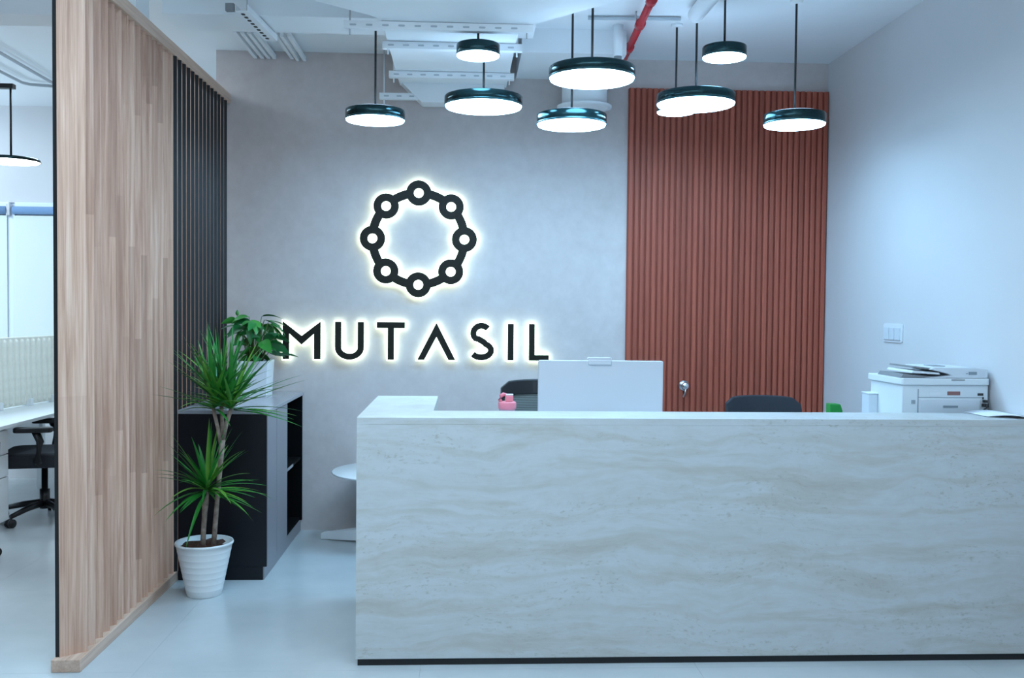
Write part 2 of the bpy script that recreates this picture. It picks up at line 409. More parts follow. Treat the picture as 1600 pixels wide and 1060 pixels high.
# ------------------------------------------------------------------ reception desk
XD, YD, H = -.458, 4.124, 1.08
dk = thing('reception_desk', 'long travertine stone reception desk with a black plinth', 'desk', (XD, YD, 0))
W = XR - .004 - XD
top = MB().prism([(0, 0), (W, 0), (W, .285), (.321, .285), (.321, 1.025), (0, 1.025)], 1.05, H)
top.build('counter_top', 'travertine', dk, .002)
MB().box(0, W, 0, .035, .030, 1.05).build('front_panel', 'travertine', dk, .0015)
MB().box(0, .035, .035, 1.025, .030, 1.05).build('side_panel', 'travertine', dk, .0015)
MB().box(.286, .321, .285, 1.025, .030, 1.05).build('side_panel', 'travertine', dk, .0015)
MB().box(.321, W, .25, .285, .030, 1.05).build('inner_panel', 'desk_white', dk)
pl = MB().prism([(.008, .008), (W, .008), (W, .27), (.30, .27), (.30, 1.01), (.008, 1.01)], 0, .030)
pl.build('plinth', 'black_edge', dk)
MB().box(.325, W, .287, .80, .775, .80).build('worktop', 'desk_white', dk, .003)
for x in (.9, 2.0): MB().box(x, x + .03, .29, .78, 0, .775).build('support_panel', 'desk_white', dk)

# ------------------------------------------------------------------ pendant lamps
def pendant(label, x, y, z, dia, ztop, group, rod_r=.0065):
    t = thing('pendant_lamp', label, 'pendant lamp', (x, y, z), 0, group)
    R = dia / 2; hb = .055
    MB().lathe([(R * .985, 0), (R, .004), (R, hb - .004), (R * .985, hb), (0.0, hb)], (0, 0, .008), 48, caps=False).build('housing', 'lamp_metal', t)
    MB().lathe([(R * 1.0, .004), (R * 1.006, .008), (R * 1.006, .013), (R * 1.0, .016)], (0, 0, 0), 48, caps=False).build('trim_ring', 'lamp_ring', t)
    MB().lathe([(0, -.004), (R * .85, -.003), (R * .965, 0), (R * .985, .010)], (0, 0, 0), 48, caps=False).build('diffuser', 'diffuser', t)
    MB().lathe([(.0, .0), (.028, 0), (.028, .012), (.012, .024), (.0, .026)], (0, 0, hb + .008), 16, caps=False).build('rod_mount', 'lamp_metal', t)
    MB().tube([(0, 0, hb + .02), (0, 0, ztop - z)], rod_r, 8).build('rod', 'cord_black', t)
    if z < 2.9: MB().lathe([(R * .30, 0), (R * .90, 0), (R * .90, .003), (R * .30, .003)], (0, 0, hb + .009), 40, caps=False).build('added_up_ring', 'added_up_glow', t)  # unseen glowing ring added on the housing to brighten the ceiling
    if ztop > 3.28: MB().lathe([(.035, -.02), (.035, 0)], (0, 0, ztop - z), 20).build('ceiling_rose', 'service_white', t)
    return t
G = 'disc pendant lamps over the reception desk'
pendant('medium disc pendant lamp farthest left over the desk, above the round emblem', -.528, 5.66, 2.640, .346, 3.187, G)
pendant('small high disc pendant lamp directly under the white ceiling duct', .063, 5.22, 2.913, .235, 3.064, G)
pendant('large disc pendant lamp just below the small lamp under the duct', .101, 5.562, 2.710, .45, 3.064, G)
pendant('largest disc pendant lamp, hung from the edge of the flared white ceiling canopy', .654, 5.003, 2.748, .45, ZC, G)
pendant('lower disc pendant lamp with bright reflections on its rim, in front of the round duct', .605, 5.50, 2.604, .40, ZC, G)
pendant('large disc pendant lamp hanging below the end of the white insulated pipe', 1.322, 5.50, 2.735, .45, 3.215, G)
pendant('small disc pendant lamp half hidden behind the large lamp at the ribbed panel', 1.283, 5.85, 2.762, .23, ZC, G)
pendant('small high disc pendant lamp on the right near the ceiling', 1.436, 5.32, 2.960, .243, ZC, G)
pendant('medium disc pendant lamp farthest right, against the ribbed brown panel', 1.850, 5.35, 2.600, .343, ZC, G)
# thin disc lamp in the office
t = thing('pendant_lamp', 'thin disc pendant lamp hanging in the office left of the wood screen', 'pendant lamp', (-2.53, 5.5, 2.345))
MB().lathe([(.150, 0), (.152, .006), (.146, .018), (.0, .024)], (0, 0, 0), 40, caps=False).build('housing', 'lamp_metal', t)
MB().lathe([(0, -.004), (.140, -.003), (.148, .002)], (0, 0, 0), 40, caps=False).build('diffuser', 'office_diffuser', t)
MB().tube([(0, 0, .02), (0, 0, .41)], .006, 8).build('rod', 'cord_black', t)
MB().box(-.25, .02, -.02, .02, .405, .43).build('track', 'cord_black', t)
MB().tube([(-.2, 0, .42), (-.2, 0, .73)], .003, 6).build('hanger_wire', 'steel', t)

# ------------------------------------------------------------------ ceiling services
du = thing('ventilation_duct', 'white flat ventilation duct with a flared canopy under the ceiling', 'duct', (0, 5.1, 3.065))
loop = [(-.45, 1.50), (-.45, .02), (-.505, -.06), (-.77, -.29), (-.95, -.9), (-.95, -2.2), (1.05, -2.2), (1.05, -.9), (.76, -.41), (.344, .05), (.285, .08), (.275, 1.50)]
MB().prism(loop, 0, .20).build('duct_body', 'duct_white', du, .004)
MB().prism([(-.30, -.125), (.26, -.125), (.26, .2), (-.45, .2), (-.45, 0.02), (-.40, -.03)], 1.42, 1.58, lambda a, b_, c_: (a, c_, b_)).build('duct_outlet', 'duct_white', du, .004)
for y in (.55, 1.05): MB().box(-.456, .281, y, y + .02, -.003, .203).build('joint_flange', 'duct_white', du)
for k, (x0, x1, y, z, lab) in enumerate([(-.645, .352, 5.125, 3.022, 'perforated white steel channel nearest the viewer under the duct, level with the canopy'),
        (-.475, .318, 5.50, 3.022, 'perforated white steel channel second from the front under the duct'),
        (-.492, .307, 6.18, 3.020, 'perforated white steel channel third from the front under the duct'),
        (-.583, .268, 6.53, 2.895, 'perforated white steel channel nearest the back wall under the duct')]):
    z = 3.022
    if k == 3: z = 2.96
    t = thing('strut_channel', lab, 'steel channel', (x0, y, z), 0, 'steel channels carrying the duct')
    Lc = x1 - x0
    ch = MB(); ch.box(0, Lc, 0, .041, 0, .004); ch.box(0, Lc, 0, .004, .004, .040); ch.box(0, Lc, .037, .041, .004, .040)
    ch.build('channel', 'service_white', t)
    ns = int(Lc / .085)
    for j in range(ns):
        MB().rbox(.03 + j * .085, .03 + j * .085 + .035, -.001, .0005, .014, .024, .005, 'y', 3).build('slot', 'slot_grey', t)
    if k != 3:
        for x in (.03, Lc - .03): MB().tube([(x, .02, -.03), (x, .02, ZC - z)], .005, 6).build('threaded_rod', 'service_white' if k else 'steel', t)
    else:
        for x in (.03, Lc - .03): MB().tube([(x, .02, -.03), (x, .02, ZC - z)], .005, 6).build('threaded_rod', 'service_white', t)
# round duct drop behind the lamps
t = thing('round_duct', 'short white round duct with a flange on the back wall behind the lamps', 'duct', (.80, 6.50, 2.915))
MB().lathe([(.152, .0), (.152, .235)], (0, 0, 0), 32).build('pipe', 'duct_white', t)
MB().lathe([(.152, 0), (.185, 0), (.185, .014), (.152, .014)], (0, 0, 0), 32, caps=False).build('flange', 'duct_white', t)
# red sprinkler pipe
t = thing('sprinkler_pipe', 'red sprinkler pipe running under the ceiling to the back wall', 'pipe', (1.02, 5.2, 3.225))
MB().tube([(-.025, -.05, 0), (.02, 1.0, 0), (.04, 1.47, 0)], .022, 14).build('pipe', 'red_pipe', t)
for y in (-.02, .42, .92): MB().tube([(-.024 + y * .043, y - .03, 0), (-.022 + y * .043, y + .03, 0)], .030, 14).build('coupling', 'red_pipe', t)
MB().tube([(-.03, .42, .02), (-.03, .42, .075)], .006, 6).build('hanger', 'steel', t)
# sprinkler drop
t = thing('sprinkler_drop', 'white vertical sprinkler drop with a steel tip beside the red pipe', 'pipe', (.93, 5.9, 3.08))
MB().tube([(0, 0, .03), (0, 0, ZC - 3.08)], .030, 14).build('pipe', 'service_white', t)
MB().lathe([(.0, 0), (.022, .004), (.024, .02), (.024, .034)], (0, 0, 0), 14, caps=False).build('tip', 'printer_grey', t)
# insulated white pipe
t = thing('insulated_pipe', 'thick white insulated pipe ending above the right lamps', 'pipe', (1.31, 4.2, 3.247))
MB().tube([(.012, -.6, 0), (.002, 1.29, 0), (.002, 1.315, 0)], [.046, .046, .036], 20).build('insulation', 'duct_white', t)
# thin conduits
tag(MB().tube([(0, 0, 0), (.55, -.03, 0)], .011, 8).build('conduit', 'slot_grey', None, loc=(.72, 5.72, 3.285)), 'thin grey conduit across the ceiling behind the red pipe', 'conduit')
labs = ['first from the wood screen', 'second from the wood screen', 'third from the wood screen', 'fourth from the wood screen', 'fifth from the wood screen', 'sixth from the wood screen', 'seventh from the wood screen']
for k, x in enumerate((-1.437, -1.392, -1.350, -1.310, -1.190, -1.150, -1.105)):
    wdd = .024 if k < 4 else .022
    b_ = MB().box(-wdd / 2, wdd / 2, 0, .60, 0, .030)
    tag(b_.build('cable_trunking', 'service_white', None, .002, (x, 6.08, 3.245 - (.012 if k > 4 else 0))), 'short white trunking bar at the top of the back wall, ' + labs[k], 'trunking', 'short trunking bars at the back wall')
t = thing('cable_tray', 'perforated white cable tray under the beam above the trunking bars', 'cable tray', (-1.21, 5.27, 3.14), radians(-4.4))
ct = MB(); ct.box(-.035, .035, 0, .58, 0, .003); ct.box(-.035, -.032, 0, .58, .003, .035); ct.box(.032, .035, 0, .58, .003, .035); ct.build('tray', 'service_white', t)
for j in range(9): MB().rbox(-.018, .002, .04 + j * .058, .072 + j * .058, -.0015, .001, .008, 'z', 3).build('slot', 'slot_dark', t)
MB().box(-.085, -.04, -.01, .02, 0, .04).build('bracket', 'printer_grey', t)
MB().tube([(0, .1, 0), (0, .1, .16)], .004, 6).build('hanger', 'steel', t)
# conduits on the office ceiling
for k, (p, lab) in enumerate([([(-3.16, 5.6, 3.27), (-3.20, 7.57, 3.27), (-3.20, 7.75, 3.27), (-3.05, 7.80, 3.27)], 'thin grey conduit on the office ceiling, the longer one nearer the screen'),
          ([(-3.44, 5.6, 3.27), (-3.437, 7.66, 3.27), (-3.40, 7.72, 3.27), (-2.9, 7.86, 3.27)], 'thin grey conduit on the office ceiling, bending towards the screen')]):
    x0, y0, z0 = p[0]
    tag(MB().tube([(a - x0, b_ - y0, c_ - z0) for a, b_, c_ in p], .012, 8).build('conduit', 'slot_grey', None, loc=p[0]), lab, 'conduit', 'office ceiling conduits')

# ------------------------------------------------------------------ backlit sign on the back wall
S = 1 / 225.0
def offset_poly(P, e):
    n = len(P); A = sum(P[i][0] * P[(i + 1) % n][1] - P[(i + 1) % n][0] * P[i][1] for i in range(n))
    s_ = 1 if A > 0 else -1; out = []
    for i in range(n):
        p0, p1, p2 = Vector(P[i - 1]), Vector(P[i]), Vector(P[(i + 1) % n])
        d1 = (p1 - p0).normalized(); d2 = (p2 - p1).normalized()
        n1 = Vector((d1.y, -d1.x)) * s_; n2 = Vector((d2.y, -d2.x)) * s_
        m_ = (n1 + n2); k = m_.length
        m_ = m_ / k if k > 1e-6 else n1
        out.append(tuple(p1 + m_ * e * min(1.6, 1 / max(.3, m_.dot(n1)))))
    return out
def ribbon(pts, wdt, ext=0.):
    pts = [Vector(p) for p in pts]; n = len(pts); l, r = [], []
    pts[0] = pts[0] - (pts[1] - pts[0]).normalized() * ext; pts[-1] = pts[-1] + (pts[-1] - pts[-2]).normalized() * ext
    for i, p in enumerate(pts):
        d = (pts[min(i + 1, n - 1)] - pts[max(i - 1, 0)]).normalized(); q = Vector((-d.y, d.x)) * wdt / 2
        l.append(tuple(p + q)); r.append(tuple(p - q))
    return l + r[::-1]
CH = 58.5     # cap height in design units, y up from the baseline
Up = [(4.9, CH), (4.9, 20)] + [(22.4 - 17.5 * cos(t), 18.5 - 17.8 * sin(t) * .80 - .0) for t in [pi * k / 16 for k in range(1, 16)]] + [(39.9, 20), (39.9, CH)]
Sp = []
for k in range(15):                      # upper bowl, from the upper right terminal round to the middle
    t = radians(38 + (270 - 38) * k / 14); Sp.append((20.2 + 12.6 * cos(t), 42.2 + 12.0 * sin(t)))
Sp = Sp[:-3] + [(16.0, 33.2), (24.5, 28.2)]
for k in range(15):
    t = radians(62 - (62 + 148) * k / 14); Sp.append((20.0 + 15.4 * cos(t), 15.6 + 10.9 * sin(t)))
LET = {
    'M': (446, [(0, 0), (0, CH), (29, 36), (58, CH), (58, 0), (48, 0), (48, 39.5), (29, 22.5), (9.8, 40), (9.8, 0)], None),
    'U': (526, None, Up), 'T': (590.5, [(0, CH), (43.5, CH), (43.5, CH - 9.5), (26.6, CH - 9.5), (26.6, 0), (16.9, 0), (16.9, CH - 9.5), (0, CH - 9.5)], None),
    'A': (653, [(0, 0), (29.3, 57.5), (30.2, 57.5), (59.5, 0), (48.5, 0), (29.8, 36), (11, 0)], None),
    'S': (732.5, None, Sp), 'I': (793.8, [(0, 0), (0, CH - 1), (9.5, CH - 1), (9.5, 0)], None),
    'L': (827, [(0, 0), (0, CH - 1), (9.2, CH - 1), (9.2, 9), (31.5, 9), (31.5, 0)], None)}
fx = lambda a, b_, c_: (a * S, c_, b_ * S)
for ch_, (px, poly, rib_) in LET.items():
    x = (px - 654) * S - .319
    t = thing('sign_letter', 'black backlit letter %s of the sign on the back wall' % ('A without a crossbar' if ch_ == 'A' else ch_), 'sign letter', (x, YW - .034, 1.1935), 0, 'backlit letters on the back wall')
    face = poly or ribbon(rib_, 9.6); plate = offset_poly(poly, 1.9) if poly else ribbon(rib_, 13.2, 1.9)
    if ch_ == 'A': plate = [(-2.6, -1.9), (28.6, 60.0), (31, 60.0), (62.2, -1.9), (47.2, -1.9), (29.8, 31.8), (12.3, -1.9)]
    MB().prism(face, -.022, 0, fx).build('face', 'sign_black', t)
    MB().prism(plate, 0.0005, .010, fx).build('light_plate', 'sign_glow', t)
    for k_ in (0, 1):
        fp = face[0] if k_ == 0 else face[len(face) // 2]
em = thing('sign_emblem', 'black backlit ring emblem of eight linked circles above the letters', 'sign', (-.319, YW - .034, 2.028))
def emblem(mb, ri, ro, wd_, y0, y1, hole=True):
    R = .3155
    for k in range(8):
        t = pi / 4 * k; c_ = Vector((R * sin(t), R * cos(t)))
        n = 40
        if hole:
            vs = [(c_.x + rr * cos(2 * pi * i / n), yy, c_.y + rr * sin(2 * pi * i / n)) for rr in (ri, ro) for yy in (y0, y1) for i in range(n)]
            fs = []
            for i in range(n):
                j = (i + 1) % n
                fs += [[i, j, 2 * n + j, 2 * n + i], [n + i, 3 * n + i, 3 * n + j, n + j], [2 * n + i, 2 * n + j, 3 * n + j, 3 * n + i], [i, n + i, n + j, j]]
            mb.add(vs, fs)
        else:
            mb.prism([(c_.x + ro * cos(2 * pi * i / n), c_.y + ro * sin(2 * pi * i / n)) for i in range(n)], y0, y1, lambda a, b_, d: (a, d, b_))
        m0, m1 = t + .19, t + pi / 4 - .19
        arc = [m0 + (m1 - m0) * i / 8 for i in range(9)]
        lp = [((R + wd_ / 2) * sin(a), (R + wd_ / 2) * cos(a)) for a in arc] + [((R - wd_ / 2) * sin(a), (R - wd_ / 2) * cos(a)) for a in arc[::-1]]
        mb.prism(lp, y0 + .0004, y1 - .0004, lambda a, b_, d: (a, d, b_))
    return mb
emblem(MB(), .0335, .0870, .060, -.022, 0).build('face', 'sign_black', em)
emblem(MB(), .037, .0945, .072, .0008, .010, False).build('light_plate', 'sign_glow', em)

# ------------------------------------------------------------------ dark cabinet
cb = thing('storage_cabinet', 'dark low storage cabinet with grey doors and an open shelf by the back wall', 'cabinet', (-1.603, 5.455, 0))
cw, cd_, chh = .493, 1.225, .966
MB().box(0, cw, 0, .020, .075, chh - .022).build('end_panel', 'cab_black', cb, .001)
MB().box(0, cw - .004, cd_ - .02, cd_, .075, chh - .022).build('end_panel', 'cab_inside', cb)
MB().box(0, .016, .02, cd_ - .02, .075, chh - .022).build('back_panel', 'cab_inside', cb)
MB().box(.016, cw - .02, .02, cd_ - .02, .075, .095).build('bottom_panel', 'cab_inside', cb)
MB().box(.016, cw - .004, .632, .650, .095, chh - .022).build('divider_panel', 'cab_inside', cb)
sh_ = MB().box(.016, cw - .012, .650, cd_ - .02, .50, .518).build('shelf', 'cab_inside', cb)
MB().box(cw - .012, cw - .009, .655, .90, .50, .518).build('edge_strip', 'cab_top', sh_)
MB().box(-.0, cw + .004, -.004, cd_, chh - .022, chh).build('top', 'cab_top', cb, .002)
MB().box(0, cw - .022, .004, cd_, 0, .075).build('plinth', 'cab_black', cb)
MB().box(.0, cw - .020, -.001, .004, .0, .075).build('plinth_front', 'cab_black', cb)
MB().box(cw - .020, cw - .014, .004, cd_, 0, .075).build('plinth_side', 'cab_door', cb)
for y0, y1 in ((.022, .293), (.301, .636)): MB().box(cw - .018, cw, y0, y1, .085, chh - .026).build('door', 'cab_door', cb, .0015)

# ------------------------------------------------------------------ potted dracaena
random.seed(11)
PX, PY = -1.385, 5.185
pt = thing('potted_dracaena', 'dracaena with spiky leaf heads in a white ribbed pot on the floor', 'potted plant', (PX, PY, 0))
prof = [(.0, 0), (.086, 0), (.090, .006)]
for k in range(1, 8): z = .006 + k * .034; r = .090 + z * .205; prof += [(r, z - .003), (r + .0007, z), (r, z + .002)]
prof += [(.146, .272), (.151, .276), (.153, .283), (.150, .290), (.143, .288), (.138, .262), (.0, .262)]
MB().lathe(prof, (0, 0, 0), 48, caps=False).build('pot', 'pot_white', pt)
so = MB(); n = 24; rings = [(0, .272), (.05, .274), (.10, .268), (.137, .262)]
vs = [(0, 0, .274)]; fs = []
for ri_, (r, z) in enumerate(rings[1:]):
    for i in range(n): vs.append((r * cos(2 * pi * i / n), r * sin(2 * pi * i / n), z + random.uniform(-.008, .012)))
for i in range(n):
    j = (i + 1) % n; fs.append([0, 1 + i, 1 + j])
    for q in range(2): fs.append([1 + q * n + i, 1 + (q + 1) * n + i, 1 + (q + 1) * n + j, 1 + q * n + j])
so.add(vs, fs, 0, True).build('soil', 'soil', pt)
MB().tube([(.0, -.03, .25), (.004, -.03, .36), (.010, -.03, .45), (.014, -.03, .50), (.02, -.03, .56)], [.014, .0135, .014, .017, .013], 10).build('stem', 'bark', pt)
MB().tube([(.05, -.01, .25), (.062, -.01, .40), (.075, -.015, .55), (.090, -.02, .70), (.102, -.025, .84)], [.014, .013, .012, .014, .016], 10).build('stem', 'bark', pt)
MB().tube([(.098, -.025, .80), (.08, -.03, .90), (.056, -.035, 1.01)], [.013, .010, .010], 10).build('branch', 'bark', pt)
MB().tube([(.100, -.02, .82), (.098, -.01, .92), (.092, -.005, 1.02)], [.013, .011, .011], 10).build('branch', 'bark', pt)
MB().tube([(.102, -.025, .83), (.125, -.04, .92), (.155, -.055, 1.01)], [.013, .011, .011], 10).build('branch', 'bark', pt)
def blade(p0, d, L, droop, wd_, parent, name='leaf', matn='dracaena_leaf', seg=8):
    p = Vector(p0); d = Vector(d).normalized(); pts = [p.copy()]; dirs = [d.copy()]
    for i in range(seg):
        p = p + d * L / seg; pts.append(p.copy())
        d = (d + Vector((0, 0, -droop / seg))).normalized(); dirs.append(d.copy())
    W0 = parent.location
    for q in pts:
        wx, wy, wz = q.x + W0.x, q.y + W0.y, q.z
        if wx < -1.585 or (wy > 5.43 and wz < 1.0) or (wz < .31): return None
        if wx > -1.595 and wx < -1.10 and wy > 5.44 and wz < .99: return None
    vs = []; fs = []
    for i, q in enumerate(pts):
        u_ = i / seg; ww = wd_ * (.55 + .45 * min(1, u_ * 4)) * (1 - max(0, u_ - .35) / .65) ** .8 + .0006
        sd = dirs[i].cross(Vector((0, 0, 1)))
        if sd.length < .05: sd = Vector((1, 0, 0))
        sd.normalize(); up = sd.cross(dirs[i]).normalized()
        vs += [q + sd * ww / 2 + up * ww * .22, q, q - sd * ww / 2 + up * ww * .22]
    for i in range(seg):
        a = i * 3; fs += [[a, a + 1, a + 4, a + 3], [a + 1, a + 2, a + 5, a + 4]]
    return MB().add(vs, fs, 0, True).build(name, matn, parent)
def head(c_, n_, emin, emax, l0, l1, dr0, dr1, wd_):
    made = 0; tries = 0
    while made < n_ and tries < n_ * 8:
        tries += 1
        az = random.uniform(0, 2 * pi); u_ = (made + random.random()) / n_
        el = radians(emax + (emin - emax) * u_ + random.uniform(-8, 8))
        d = (cos(az) * cos(el), sin(az) * cos(el), sin(el))
        L_ = random.uniform(l0, l1)
        st = Vector(c_) + Vector((cos(az) * .012, sin(az) * .012, .06 * (1 - u_) - .01))
        if blade(st, d, L_, random.uniform(dr0, dr1), wd_ * random.uniform(.8, 1.15), pt): made += 1
head((.020, -.03, .56), 60, -22, 82, .24, .37, .15, .75, .022)
head((.056, -.035, 1.01), 40, 5, 84, .28, .42, .10, .60, .022)
head((.092, -.005, 1.02), 38, 15, 86, .30, .40, .05, .50, .022)
head((.155, -.055, 1.01), 44, 2, 80, .30, .45, .10, .55, .023)

# ------------------------------------------------------------------ leafy plant on the cabinet
QX, QY, QZ = -1.372, 6.33, .966
pp = thing('potted_leaf_plant', 'broad leaved green plant in a white square planter on the dark cabinet', 'potted plant', (QX, QY, QZ))
px_ = MB(); a0, a1, hz = .100, .112, .235
vs = [(-a0, -a0, 0), (a0, -a0, 0), (a0, a0, 0), (-a0, a0, 0), (-a1, -a1, hz), (a1, -a1, hz), (a1, a1, hz), (-a1, a1, hz),
      (-a1 + .012, -a1 + .012, hz), (a1 - .012, -a1 + .012, hz), (a1 - .012, a1 - .012, hz), (-a1 + .012, a1 - .012, hz),
      (-a1 + .012, -a1 + .012, hz - .03), (a1 - .012, -a1 + .012, hz - .03), (a1 - .012, a1 - .012, hz - .03), (-a1 + .012, a1 - .012, hz - .03)]
fs = [[3, 2, 1, 0]] + [[i, (i + 1) % 4, 4 + (i + 1) % 4, 4 + i] for i in range(4)] + [[4 + i, 4 + (i + 1) % 4, 8 + (i + 1) % 4, 8 + i] for i in range(4)] + [[8 + i, 8 + (i + 1) % 4, 12 + (i + 1) % 4, 12 + i] for i in range(4)] + [[12, 13, 14, 15]]
px_.add(vs, fs).build('planter', 'planter_white', pp, .004)
MB().box(-.096, .096, -.096, .096, hz - .029, hz - .016).build('soil', 'soil', pp)
random.seed(5)
def broad(p, d, L_, wd_, roll_):
    p = Vector(p); d = Vector(d).normalized(); sd = d.cross(Vector((0, 0, 1)))
    if sd.length < .05: sd = Vector((1, 0, 0))
    sd.normalize(); up = sd.cross(d).normalized()
    sd = sd * cos(roll_) + up * sin(roll_); up = sd.cross(d).normalized()
    n = 7; vs = []; fs = []
    for i in range(n + 1):
        u_ = i / n; w_ = wd_ * (sin(pi * min(1, u_ ** .75)) ** .9) * .5 + .0008
        q = p + d * L_ * u_ - up * L_ * .35 * u_ * u_
        vs += [q + sd * w_ + up * w_ * .25, q, q - sd * w_ + up * w_ * .25]
    for i in range(n):
        a = i * 3; fs += [[a, a + 1, a + 4, a + 3], [a + 1, a + 2, a + 5, a + 4]]
    return MB().add(vs, fs, 0, True).build('leaf', 'broad_leaf', pp)
SPEC = [((.08, -.06, .50), (.9, -.2, -.25), .17, .075), ((.02, -.08, .50), (.4, -.8, -.5), .12, .07), ((-.02, -.05, .52), (-.7, -.5, .0), .11, .065), ((.10, -.02, .46), (1, -.1, -.45), .16, .06),
        ((.05, 0, .52), (.8, .1, .2), .12, .05), ((-.10, -.05, .46), (-1, -.1, .05), .11, .03), ((-.08, -.06, .43), (-1, -.3, -.1), .10, .035), ((.0, -.09, .47), (.1, -.6, -.8), .13, .055)]
for s_ in SPEC: broad(*s_, random.uniform(-.5, .5))
st = MB()
for k in range(46):
    az = random.uniform(0, 2 * pi); r = random.uniform(.01, .13); z = random.uniform(.26, .50)
    p = Vector((.02 + r * cos(az), r * sin(az) * .8 - .02, z))
    st.tube([(p.x * .3, p.y * .3, hz - .02), (p.x * .7, p.y * .7, (z + hz) / 2 + .04), tuple(p)], [.004, .003, .002], 6)
    el = random.uniform(-.6, .5)
    d = Vector((cos(az) * cos(el), sin(az) * cos(el), sin(el)))
    L_ = random.uniform(.08, .15)
    tip = p + d * L_
    if tip.x + QX < -1.575: continue
    broad(p, d, L_, L_ * random.uniform(.35, .6), random.uniform(-.8, .8))
for s_ in SPEC: st.tube([(0, 0, hz - .02), (s_[0][0] * .5, s_[0][1] * .5, .38), s_[0]], [.004, .0035, .0025], 6)
st.tube([(-.02, -.02, hz), (-.07, -.03, .42), (-.095, -.04, .53)], [.003, .002, .0015], 6)
st.build('stems', 'stem_green', pp)
MB().lathe([(0, -.006), (.010, .002), (.012, .014), (.006, .028), (0, .034)], (-.097, -.04, .53), 10, caps=False).build('bud', 'broad_leaf', pp)

# ------------------------------------------------------------------ white side table behind the desk
tb = thing('side_table', 'round white side table between the cabinet and the desk', 'table', (-.47, 6.27, 0))
MB().lathe([(0, .468), (.30, .468), (.375, .476), (.385, .484), (.380, .490), (0, .490)], (0, 0, 0), 56, caps=False).build('tabletop', 'table_white', tb)
MB().lathe([(.035, .05), (.026, .12), (.026, .40), (.045, .468)], (0, 0, 0), 24).build('column', 'table_white', tb)
for k in range(4):
    a = radians(160 + 90 * k); d = Vector((cos(a), sin(a))); q = Vector((-d.y, d.x))
    Lf = .50 if k == 0 else .36
    vs = []
    for r, wd_, z0, z1 in ((.02, .040, .03, .125), (Lf * .5, .036, .012, .088), (Lf, .026, 0, .040)):
        for s_, z in ((1, z0), (1, z1), (-1, z1), (-1, z0)): vs.append((d.x * r + q.x * wd_ * s_, d.y * r + q.y * wd_ * s_, z))
    fs = [[i * 4 + j, i * 4 + (j + 1) % 4, i * 4 + 4 + (j + 1) % 4, i * 4 + 4 + j] for i in range(2) for j in range(4)] + [[0, 1, 2, 3], [8, 9, 10, 11]]
    MB().add(vs, fs).build('foot', 'table_white', tb, .003)

